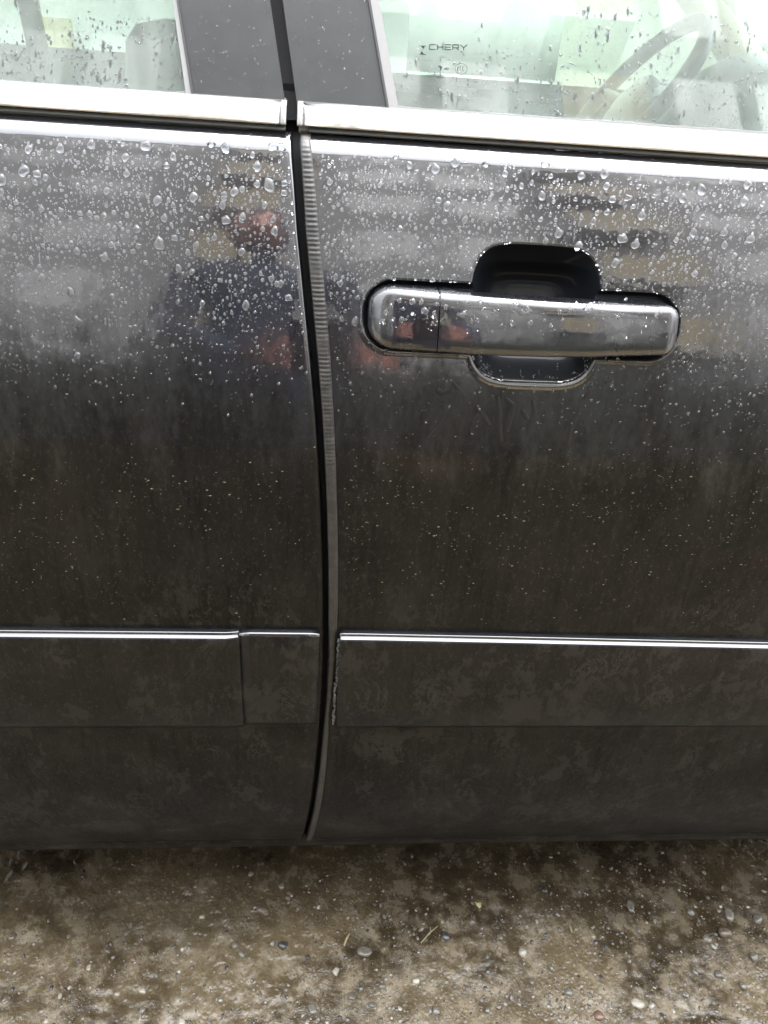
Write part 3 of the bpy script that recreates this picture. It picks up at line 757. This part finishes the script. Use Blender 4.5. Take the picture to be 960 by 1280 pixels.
for par, x0, x1 in ((REAR, 245, 345), (FRONT, 372, 470)):
    mb = MB()
    for k in range(90):
        py = rnd.uniform(-10, 118); px = rnd.uniform(x0, x1) - (118 - py) * .11; p = ung(px, py, -.0030); r = rnd.uniform(.35, 1.3) * .00055
        v, f = SMALL[rnd.randrange(5)]; mb.add((v * (r, r * rnd.uniform(1, 1.8), r * .5)) @ WR.T + p, f[:-1])
    o = mb.build('pillar_rain_drops', M['water'], par, True); o['kind'] = 'stuff'

# ------------------------------------------------------------------ car body beyond the doors: far side, roof, cabin
FY = 1.50
mb = MB(); mb.box((XL, FY, .25), (XR, FY + .05, .955)); mb.build('far_door_panel', M['paint'], CAR)
mb = MB(); mb.box((XL, FY - .03, .955), (XR, FY + .03, .975)); mb.build('far_window_sill', M['carpet'], CAR)
mb = MB(); mb.box((-.60 , FY - .07, 1.30), (XR, FY - .04, 1.33)); mb.box((XL, .26, 1.33), (.95, FY - .05, 1.36)); mb.build('roof', M['paint'], CAR)
mb = MB(); mb.prism([(XL, FY, .97), (XR, FY, .97), (.95, FY - .1, 1.33), (XL, FY - .1, 1.33)], (0, .004, 0)); mb.build('far_window_glass', M['farglass'], CAR)
mb = MB(); mb.prism([(-.02, FY - .002, .96), (.10, FY - .002, .96), (.05, FY - .1, 1.33), (-.05, FY - .1, 1.33)], (0, -.02, 0)); mb.build('far_door_pillar', M['carpet'], CAR)
# beige windscreen pillar on the far side
A0 = at(838, -40, 1.4); A1 = at(945, 100, 1.4)
dA = (A1 - A0); A0e = A0 - dA * 1.3; A1e = A1 + dA * .4
mb = MB(); mb.tube([A0e, A0, (A0 + A1) / 2 + np.array((0.004, 0, .004)), A1, A1e], [.03, .028, .034, .045, .05], 10); mb.build('windscreen_pillar', M['beige'], CAR, True)
# seat belt strap by the rear window
q0, q1, q2 = at(22, -60, 1.1), at(32, 0, 1.1), at(56, 108, 1.1)
mb = MB(); dx = np.array((.018, 0, 0)); mb.prism([q0 - dx, q2 - dx, q2 + dx, q0 + dx], (0, .006, 0)); mb.build('seat_belt', M['seat'], CAR)
# front passenger seat: a rounded backrest seen through the rear window
def lofty(name, m, rings, parent=CAR):
    P = np.array(rings); c0 = P[0].mean(0); c1 = P[-1].mean(0)
    return link(name, grid_mesh(name, np.concatenate([[P[0] * .02 + c0 * .98], P, [P[-1] * .02 + c1 * .98]]), m), parent)
def rbox(cx, cy, z, hx, hy, n=24, e=.5):
    return [(cx + hx * math.copysign(abs(math.cos(t)) ** e, math.cos(t)), cy + hy * math.copysign(abs(math.sin(t)) ** e, math.sin(t)), z) for t in np.linspace(0, 2 * math.pi, n + 1)]
def seat(cx, cy, top, parent=CAR, m=None):
    hs = [(.35, .07, .22, 0), (.5, .075, .24, -.03), (.8, .065, .23, -.10), (top - .06, .06, .215, -.15), (top - .025, .055, .19, -.155), (top - .008, .045, .15, -.158), (top, .02, .09, -.16)]
    return lofty('seat_backrest', m or M['seat'], [rbox(cx + dx, cy, z, hx, hy) for z, hx, hy, dx in hs], parent)
sp = at(205, 28, .52)
seat(sp[0] + .17, .62, sp[2] + .004)
lofty('seat_cushion', M['seat'], [rbox(sp[0] + .36, .62, z, hx, .24) for z, hx in ((.28, .24), (.33, .26), (.42, .26), (.45, .22))])
seat(.03, 1.16, .93, m=M['carpet'])
# steering wheel, tilted away from the driver
wc = at(792, 118, 1.12); WRD = .175
axn = Vector((-.80, 0, .60)).normalized()
e1 = Vector((0, 1, 0)); e2 = Vector((.60, 0, .80)).normalized()
wcV = Vector(wc) - e2 * .02
mb = MB(); mb.tube([wcV + (e1 * math.cos(t) + e2 * math.sin(t)) * WRD for t in np.linspace(0, 2 * math.pi, 41)], .0150, 10, False)
SW = mb.build('steering_wheel', M['wheelm'], CAR, True)
mb = MB()
for a in (math.radians(5), math.radians(175), math.radians(-90)):
    d = e1 * math.cos(a) + e2 * math.sin(a); mb.tube([wcV - axn * .03, wcV + d * .09 - axn * .015, wcV + d * WRD], [.03, .018, .012], 8)
mb.build('spoke', M['wheelm'], SW, True)
mb = MB(); mb.tube([wcV - axn * .05, wcV - axn * .03, wcV, wcV + axn * .012], [.045, .07, .065, .03], 16); mb.build('wheel_boss', M['spoke'], SW, True)
# dashboard with its instrument hood
dc = at(905, 62, 1.1)
rg = []
for y, s in ((.30, .9), (.6, .93), (.88, .95), (.93, 1.), (1.0, 1.25), (1.12, 1.32), (1.24, 1.25), (1.32, 1.0), (1.45, .95)):
    x0 = dc[0] - .09 + .04 * (1.3 - s); row = []
    base = .70; topz = .935 + (dc[2] - .935) * max(0, (s - 1) / .32)
    for t in np.linspace(0, math.pi, 16):
        row.append((x0 + .16 - .16 * math.cos(t), y, base + (topz - base) * math.sin(t) ** .6))
    for x_ in (x0 + .6, x0 + .6, x0): row.append((x_, y, base if x_ != x0 + .6 or len(row) > 16 else topz - .03))
    rg.append(row)
link('dashboard', grid_mesh('dashboard', np.array(rg), M['dash']), CAR)
mb = MB(); mb.box((dc[0] - .06, .30, .62), (dc[0] + .5, 1.45, .90)); mb.build('dashboard_panel', M['dashlow'], CAR)

# ------------------------------------------------------------------ individual stones, straw and leaf on the mud
def stone_mat(name, col, rough=.3):
    m = mat(name, col, rough); g = N(m); c2 = tuple(min(1, c * 1.5) for c in col); c1 = tuple(c * .6 for c in col)
    g.t.links.new(g.mixc(g.noise(300, 3, .6), c1, c2), g.b.inputs['Base Color']); g.bump(g.noise(500, 3, .6), .0006, .6); return m
SM = [stone_mat('grey_stone', (.085, .078, .062), .12), stone_mat('pale_stone', (.20, .185, .145), .2), stone_mat('brown_stone', (.075, .056, .038), .2), stone_mat('dark_stone', (.028, .027, .027), .2), stone_mat('pink_stone', (.10, .058, .043))]
def stone(seed, sub=2, ang=.35):
    r = random.Random(seed); bm = bmesh.new(); bmesh.ops.create_icosphere(bm, subdivisions=sub, radius=1)
    ax = [Vector((r.gauss(0, 1), r.gauss(0, 1), r.gauss(0, 1))).normalized() for _ in range(7)]; cut = [r.uniform(.45, .85) for _ in ax]
    for v in bm.verts:
        for a, c in zip(ax, cut):
            d = v.co.dot(a)
            if d > c: v.co -= a * (d - c)
        v.co *= 1 + .08 * mnoise.noise(v.co * 2 + Vector((seed, 0, 0)))
    v = np.array([list(x.co) for x in bm.verts]); f = [tuple(x.index for x in q.verts) for q in bm.faces]; bm.free(); return v * (1, 1, .6), f
ST = [stone(k) for k in range(8)]; STS = [stone(30 + k, 1) for k in range(8)]
SMESH = {(k, c): mesh('pebble', ST[k][0], ST[k][1], SM[c]) for k in range(8) for c in range(5)}
def pebble(px, py, r, c, label=None, name='pebble', ax=1., z=0):
    p = ung0(px, py); s = r * .00100
    o = bpy.data.objects.new(name, SMESH[(rnd.randrange(8), c)]); COL.objects.link(o)
    o.location = (p[0], p[1], gheight(p[0], p[1]) + s * .05); o.scale = (s * ax, s, s); o.rotation_euler = (rnd.uniform(-.2, .2), rnd.uniform(-.2, .2), rnd.uniform(0, 6.3))
    tag(o, label or 'small wet stone pressed into the brown mud among loose gravel', 'pebble', 'wet stones bedded in the mud beside the car')
pebble(177, 1237, 5.5, 1, 'pale square-cut stone lying alone on smooth mud near the bottom left')
pebble(252, 1143, 4, 1, 'small pale stone in the dark shaded mud under the rear door')
pebble(228, 1184, 3.5, 1, 'round white pebble at the rim of a small dark hollow')
pebble(228, 1277, 6, 1, 'cream stone cut by the bottom edge of the picture, left of centre')
pebble(57, 1276, 4, 1, 'small whitish pebble at the bottom left corner')
pebble(166, 1195, 6, 4, 'flat rust-red stone chip bedded in the mud at left')
pebble(435, 1144, 4, 4, 'tiny orange-pink stone in the mud below the door gap')
pebble(750, 1267, 7, 4, 'pinkish stone chip at the bottom edge right of centre')
pebble(655, 1188, 7, 1, 'pale sandy stone amid rough gravel below the front door handle')
pebble(799, 1251, 7, 1, 'shiny light pebble on a smooth yellowish patch of mud', ax=1.3)
pebble(816, 1256, 5, 1, 'small white pebble just right of a shiny light one')
pebble(790, 1130, 7, 0, 'grey oval stone in the shaded mud right of centre', ax=1.4)
pebble(456, 1187, 9, 0, 'broad flat grey stone in the middle of the gravel', ax=1.2)
pebble(353, 1180, 7, 3, 'dark angular stone left of the gravel patch')
pebble(907, 1165, 11, 2, 'largest brown stone at the far right under a glossy pale one')
pebble(911, 1141, 8, 0, 'glossy grey stone directly above the largest brown stone', ax=1.3)
pebble(948, 1148, 8, 0, 'grey stone at the right edge of the picture')
pebble(943, 1194, 8, 0, 'light grey stone near the right edge below the brown one')
pebble(865, 1137, 6, 0, 'round grey pebble left of a twin in the shaded mud')
pebble(842, 1137, 6, 0, 'round dull pebble, left one of a close pair in shade')
pebble(742, 1156, 4, 0, 'small blue-grey pebble standing clear on brown mud')
pebble(788, 1198, 4, 0, 'small grey pebble on bare mud, lower right')
pebble(681, 1111, 5, 3, 'dark pebble in the shade close under the sill')
pebble(360, 1120, 4, 4, 'pinkish pebble in shade below the door gap')
for px, py, r, c in [(557,1170,7,3),(313,1090,5,0),(352,1105,5,0),(361,1114,4,4),(610,1262,5,0),(690,1207,5,0),(712,1238,6,0),(384,1196,4,3),(420,1212,6,1),(390,1260,7,0),(800,1160,5,0),(820,1148,5,0),(893,1182,5,1),(885,1172,6,0),(528,1160,4,0),(293,1180,5,0),(302,1192,6,0),(340,1178,5,0),(111,1208,4,1),(141,1194,3,0),(98,1192,4,0),(178,1262,5,0),(146,1240,4,1),(465,1255,5,0),(520,1225,5,1),(545,1262,6,0),(640,1245,6,0),(665,1225,5,0),(735,1085,3,0),(948,1092,4,0),(858,1240,5,0),(930,1230,6,0),(900,1215,6,0),(870,1212,5,0),(700,1160,4,0),(625,1172,5,0),(580,1215,5,0),(500,1200,5,0),(478,1232,5,0),(440,1245,5,0),(30,1165,5,2),(15,1170,6,2),(18,1215,3,1),(60,1150,3,0)]:
    tone = ('dull grey', 'pale', 'brown', 'nearly black', 'pinkish')[c]
    where = 'in shaded mud under the sill' if py < 1150 else ('in gravel at the bottom edge' if py > 1222 else 'in mud halfway to the sill')
    side = 'left of the door gap' if px < 380 else ('below the door handle' if px < 760 else 'at the far right')
    pebble(px, py, r, c, '%s wet stone %s, %s' % (tone, where, side))
# loose gravel: thousands of small stones as one mass per tone
grav = [MB() for _ in range(5)]
for k in range(11000):
    px, py = rnd.uniform(-60, 1020), rnd.uniform(1062, 1300); p = ung0(px, py)
    zone = mnoise.noise((px * .008, py * .012, 2.)) + (.25 if px > 380 else -.15) + (py - 1180) * .0028 + (.12 if px > 640 else 0)
    if rnd.random() > max(.10, min(1, .45 + zone)): continue
    r = (rnd.uniform(.5, 1.5) if rnd.random() < .80 else rnd.uniform(1.5, 3.6)) * .0010
    v, f = STS[rnd.randrange(8)]; a = rnd.uniform(0, 6.28); c_, s_ = math.cos(a), math.sin(a)
    Rm = np.array(((c_, -s_, 0), (s_, c_, 0), (0, 0, 1))); ci = rnd.choices(range(5), (34, 3, 44, 17, 2))[0]
    grav[ci].add((v * (r * rnd.uniform(.8, 1.4), r, r)) @ Rm.T + (p[0], p[1], gheight(p[0], p[1]) - r * .05), f)
allv = []; allf = []; mi = []
for ci, g_ in enumerate(grav):
    b = len(allv); allv += g_.v; allf += [tuple(i + b for i in q) for q in g_.f]; mi += [ci] * len(g_.f)
me = mesh('gravel', allv, allf, SM[0], False)
for c in SM[1:]: me.materials.append(c)
me.polygons.foreach_set('material_index', mi)
tag(link('gravel', me), 'loose fine wet gravel scattered over the brown mud beside the car', 'gravel', kind='stuff')
# straw pieces and a pale leaf scrap
strawm = mat('dry_straw', (.2, .17, .08), .6)
def straw(a, b, label, r=.0007):
    pa, pb = ung0(*a), ung0(*b); za, zb_ = gheight(pa[0], pa[1]) + .004, gheight(pb[0], pb[1]) + .0045
    mb = MB(); mb.tube([(pa[0], pa[1], za), ((pa[0] + pb[0]) / 2, (pa[1] + pb[1]) / 2 + .0012, (za + zb_) / 2 + .001), (pb[0], pb[1], zb_)], [r, r * 1.2, r * .6], 6)
    o = mb.build('straw', strawm); tag(o, label, 'straw')
straw((526, 1180), (547, 1159), 'short yellow straw lying slanted on the gravel, centre')
straw((430, 1182), (437, 1167), 'thick stub of pale straw left of the broad flat stone', .0013)
straw((712, 1155), (715, 1166), 'curled pale plant scrap on mud below the handle', .0011)
p = ung0(597, 1133); z0 = gheight(p[0], p[1]) + .004
mb = MB(); mb.add([(p[0] + a, p[1] + b, z0 + c) for a, b, c in ((-.004, .004, .0), (.0005, .0015, .0012), (.0045, .003, 0), (.0038, -.004, .001), (.0005, -.0055, 0), (-.003, -.001, .0014))], [(0, 5, 1), (1, 5, 4), (1, 4, 3), (1, 3, 2)])
tag(mb.build('leaf', mat('pale_yellow_leaf', (.25, .24, .1), .6)), 'tiny torn pale yellow leaf on the dark mud, centre right', 'leaf')

# ------------------------------------------------------------------ what stands around: block of flats behind the camera, pale house beyond the car
wall_m = mat('grey_render', (.155, .155, .155), .85); ochre = mat('ochre_balcony_panel', (.19, .16, .10), .7); winm = mat('curtained_window_pane', (.15, .16, .17), .1); fr_m = mat('white_window_frame', (.26, .26, .26), .5)
cream = mat('cream_render', (.66, .64, .58), .85); slatb = mat('blue_grey_panel', (.155, .17, .19), .8)
B1 = thing('apartment_block', 'pale block of flats with ochre balcony fronts across the yard', 'building', (2, -9.5, 0))
mb = MB(); mb.box((-14, -15, 0), (22, -9.5, 16.3)); mb.build('wall', wall_m, B1)
mb = MB(); mb.box((-14.3, -15.3, 16.3), (22.3, -9.3, 16.6)); mb.build('roof', slatb, B1)
PAN = {}
for cx in (-1.05, 4.6, 10.6, -7.2):
    for fl in range(6):
        z = .9 + fl * 2.4
        mb = MB(); mb.box((cx - .75, -9.5, z), (cx + .75, -8.6, z + .12)); o = mb.build('balcony', fr_m, B1)
        mb = MB(); mb.box((cx - .75, -8.66, z + .12), (cx + .75, -8.6, z + 1.1)); mb.build('parapet', ochre, o)
        mb = MB(); mb.box((cx - .5, -9.52, z + .2), (cx + .5, -9.49, z + 2.1)); mb.build('balcony_door', slatb, B1)
for cx in (-3.6, 1.0, 2.6, 7.0, 8.6, -5.2):
    for fl in range(6):
        z = 1.8 + fl * 2.4; mb = MB(); mb.box((cx - .6, -9.53, z), (cx + .6, -9.49, z + 1.3)); o = mb.build('window', fr_m, B1)
        mb = MB(); mb.box((cx - .52, -9.545, z + .08), (cx - .03, -9.52, z + 1.22)); mb.box((cx + .03, -9.545, z + .08), (cx + .52, -9.52, z + 1.22)); mb.build('pane', winm, o)
def added_hedge(name, label, x0, x1, y, h, seed):  # unseen foliage row, added to darken low reflections in the paint
    rr = random.Random(seed); mb = MB()
    for k in range(int((x1 - x0) * h * 330)):
        x, z = rr.uniform(x0, x1), rr.uniform(.05, h) ; hh = h * (.84 + .34 * mnoise.noise((x * 1.3, seed, 0)))
        if z > hh: continue
        yy = y + rr.uniform(-.35, .35); s = rr.uniform(.04, .09); a = Vector((rr.gauss(0, 1), rr.gauss(0, 1), rr.gauss(0, 1))).normalized(); b = a.orthogonal().normalized(); c = a.cross(b); p = Vector((x, yy, z))
        mb.add([p - b * s, p + c * s * .6, p + b * s, p - c * s * .6], [(0, 1, 2, 3)])
    mb.box((x0 + .1, y - .22, 0), (x1 - .1, y + .22, h * .66))
    t = thing(name, label, 'added_hedge', (x0, y, 0)); mb.build('added_foliage', leafm, t)
leafm = mat('added_dark_leaf', (.016, .020, .013), .6)
added_hedge('added_hedge', 'dark clipped foliage row added behind the photographer for its dark reflection', -7.5, 9, -5.6, 2.45, 3)
B2 = thing('cream_house', 'cream rendered house standing beyond the car, seen through its windows', 'building', (4.5, 9, 0))
mb = MB(); mb.box((4.1, 9, 0), (15, 15, 6)); mb.build('wall', cream, B2)
mb = MB(); mb.prism([(3.8, 8.6, 6), (15.3, 8.6, 6), (15.3, 12, 8.4), (3.8, 12, 8.4)], (0, 0, .15)); mb.prism([(3.8, 15.4, 6), (15.3, 15.4, 6), (15.3, 12, 8.4), (3.8, 12, 8.4)], (0, 0, .15)); mb.build('roof', SM[2], B2)
B3 = thing('white_house', 'white rendered house beyond the car at the left', 'building', (-6, 11, 0))
mb = MB(); mb.box((-13, 11, 0), (1, 17, 5)); mb.build('wall', mat('white_render', (.8, .8, .78), .85), B3)
mb = MB(); mb.box((-13.2, 10.8, 5), (1.2, 17.2, 5.2)); mb.build('roof', slatb, B3)
mb = MB(); mb.box((-3.8, 10.97, .75), (-3.3, 11.02, 1.25)); mb.build('shutter', mat('yellow_shutter', (.70, .60, .32), .6), B3)

# ------------------------------------------------------------------ the photographer, reflected in the paint
def skin_obj(name, chains, mat_, parent, sub=2, root=0):
    me = bpy.data.meshes.new(name); v = []; e = []; rr = []
    for ch in chains:
        prev = None
        for (x, y, z, r) in ch:
            i = None
            for k, q in enumerate(v):
                if (Vector(q) - Vector((x, y, z))).length < 1e-5: i = k
            if i is None: v.append((x, y, z)); rr.append(r); i = len(v) - 1
            if prev is not None and prev != i: e.append((prev, i))
            prev = i
    me.from_pydata(v, e, []); o = bpy.data.objects.new('tmp', me); COL.objects.link(o)
    m1 = o.modifiers.new('s', 'SKIN'); m1.use_smooth_shade = True
    for k, s in enumerate(me.skin_vertices[0].data): s.radius = (rr[k], rr[k] * .92); s.use_root = (k == root)
    m2 = o.modifiers.new('u', 'SUBSURF'); m2.levels = m2.render_levels = sub
    dg = bpy.context.evaluated_depsgraph_get(); nm = bpy.data.meshes.new_from_object(o.evaluated_get(dg)); bpy.data.objects.remove(o)
    nm.materials.clear(); nm.materials.append(mat_); nm.polygons.foreach_set('use_smooth', [True] * len(nm.polygons))
    return link(name, nm, parent)
navy = mat('navy_cloth', (.010, .013, .028), .8); skinm = mat('skin', (.42, .19, .145), .5); hair = mat('dark_hair', (.03, .022, .018), .6)
px0, py0 = -.13, -1.02
PERS = thing('person', 'person in navy jacket and trousers holding up a phone by the car', 'person', (px0, py0, 0))
J = lambda x, y, z, r: (px0 + x, py0 + y, z, r)
body = [[J(0, 0, .95, .13), J(0, 0, 1.10, .125), J(0, .01, 1.27, .14), J(0, .02, 1.38, .115), J(0, .03, 1.44, .055), J(0, .06, 1.50, .05)],
        [J(0, 0, .95, .13), J(-.10, 0, .86, .085), J(-.12, .02, .50, .058), J(-.13, -.01, .10, .042), J(-.13, .0, .05, .045), J(-.14, .14, .04, .035)],
        [J(0, 0, .95, .13), J(.10, 0, .86, .085), J(.12, .02, .50, .058), J(.13, -.01, .10, .042), J(.13, .0, .05, .045), J(.14, .14, .04, .035)],
        [J(0, .02, 1.38, .115), J(-.15, .01, 1.36, .055), J(-.19, .05, 1.10, .042), J(-.02, .27, .955, .034), J(.035, .33, .935, .028)],
        [J(0, .02, 1.38, .115), J(.15, .01, 1.36, .055), J(.25, .05, 1.10, .045), J(.27, .27, .955, .034), J(.235, .33, .935, .028)]]
skin_obj('body', body, navy, PERS)
hd = [[J(0, .06, 1.50, .045), J(0, .085, 1.54, .072), J(0, .105, 1.59, .086), J(0, .095, 1.65, .07)], [J(0, .105, 1.59, .086), J(0, .19, 1.535, .012)]]
H = skin_obj('head', hd, skinm, PERS)
skin_obj('hood', [[J(0, .0, 1.47, .075), J(0, .045, 1.58, .098), J(0, .095, 1.655, .098), J(0, .155, 1.655, .060)]], navy, PERS)
for sx in (-1, 1):
    skin_obj('ear', [[J(sx * .084, .085, 1.57, .012), J(sx * .09, .075, 1.59, .015)]], skinm, PERS, 1)
    mb = MB(); mb.tube([(px0 + sx * .03, py0 + .182, 1.568), (px0 + sx * .03, py0 + .190, 1.562)], [.010, .006], 10); mb.build('eye', hair, PERS, True)
mb = MB(); mb.tube([(px0 - .025, py0 + .160, 1.505), (px0, py0 + .168, 1.502), (px0 + .025, py0 + .160, 1.505)], [.003, .006, .003], 8); mb.build('mouth', mat('lips', (.4, .15, .12), .5), PERS, True)
for sx, wx in ((-1, .035), (1, .235)):
    w0 = Vector((px0 + wx, py0 + .33, .935)); pc = w0 + Vector((-sx * .012 , .09, .0)); ch = [[(*w0, .024), (*((w0 + pc) / 2), .027), (*pc, .028)]]
    for k in range(4):
        b = pc + Vector((sx * .004, .012, .028 - .019 * k)); m1 = b + Vector((-sx * .012, .028, 0)); m2 = m1 + Vector((-sx * .022, .004 , 0)); m3 = m2 + Vector((-sx * .016, -.010, 0))
        ch.append([(*pc, .028), (*b, .011), (*m1, .0095), (*m2, .0085), (*m3, .0075)])
    th = w0 + Vector((-sx * .01, .045, .030)); ch.append([(*((w0 + pc) / 2), .027), (*th, .012), (*(th + Vector((-sx * .03, .02, .008))), .010), (*(th + Vector((-sx * .05, .028, .004))), .008)])
    skin_obj('hand', ch, skinm, PERS, 1)
mb = MB(); fwd = Vector(-ROT[:, 2]); c = Vector(CAM) - fwd * .006; rx = Vector(ROT[:, 0]); ry = Vector(ROT[:, 1])
c0 = c - ry * .055
mb.prism([c0 - rx * .037 - ry * .075, c0 + rx * .037 - ry * .075, c0 + rx * .037 + ry * .075, c0 - rx * .037 + ry * .075], -fwd * .008)
tag(mb.build('phone', mat('black_phone', (.01, .01, .012), .2)), 'black phone held in both hands, pointed at the car doors', 'phone')
print('drops', len(placed), cnt)
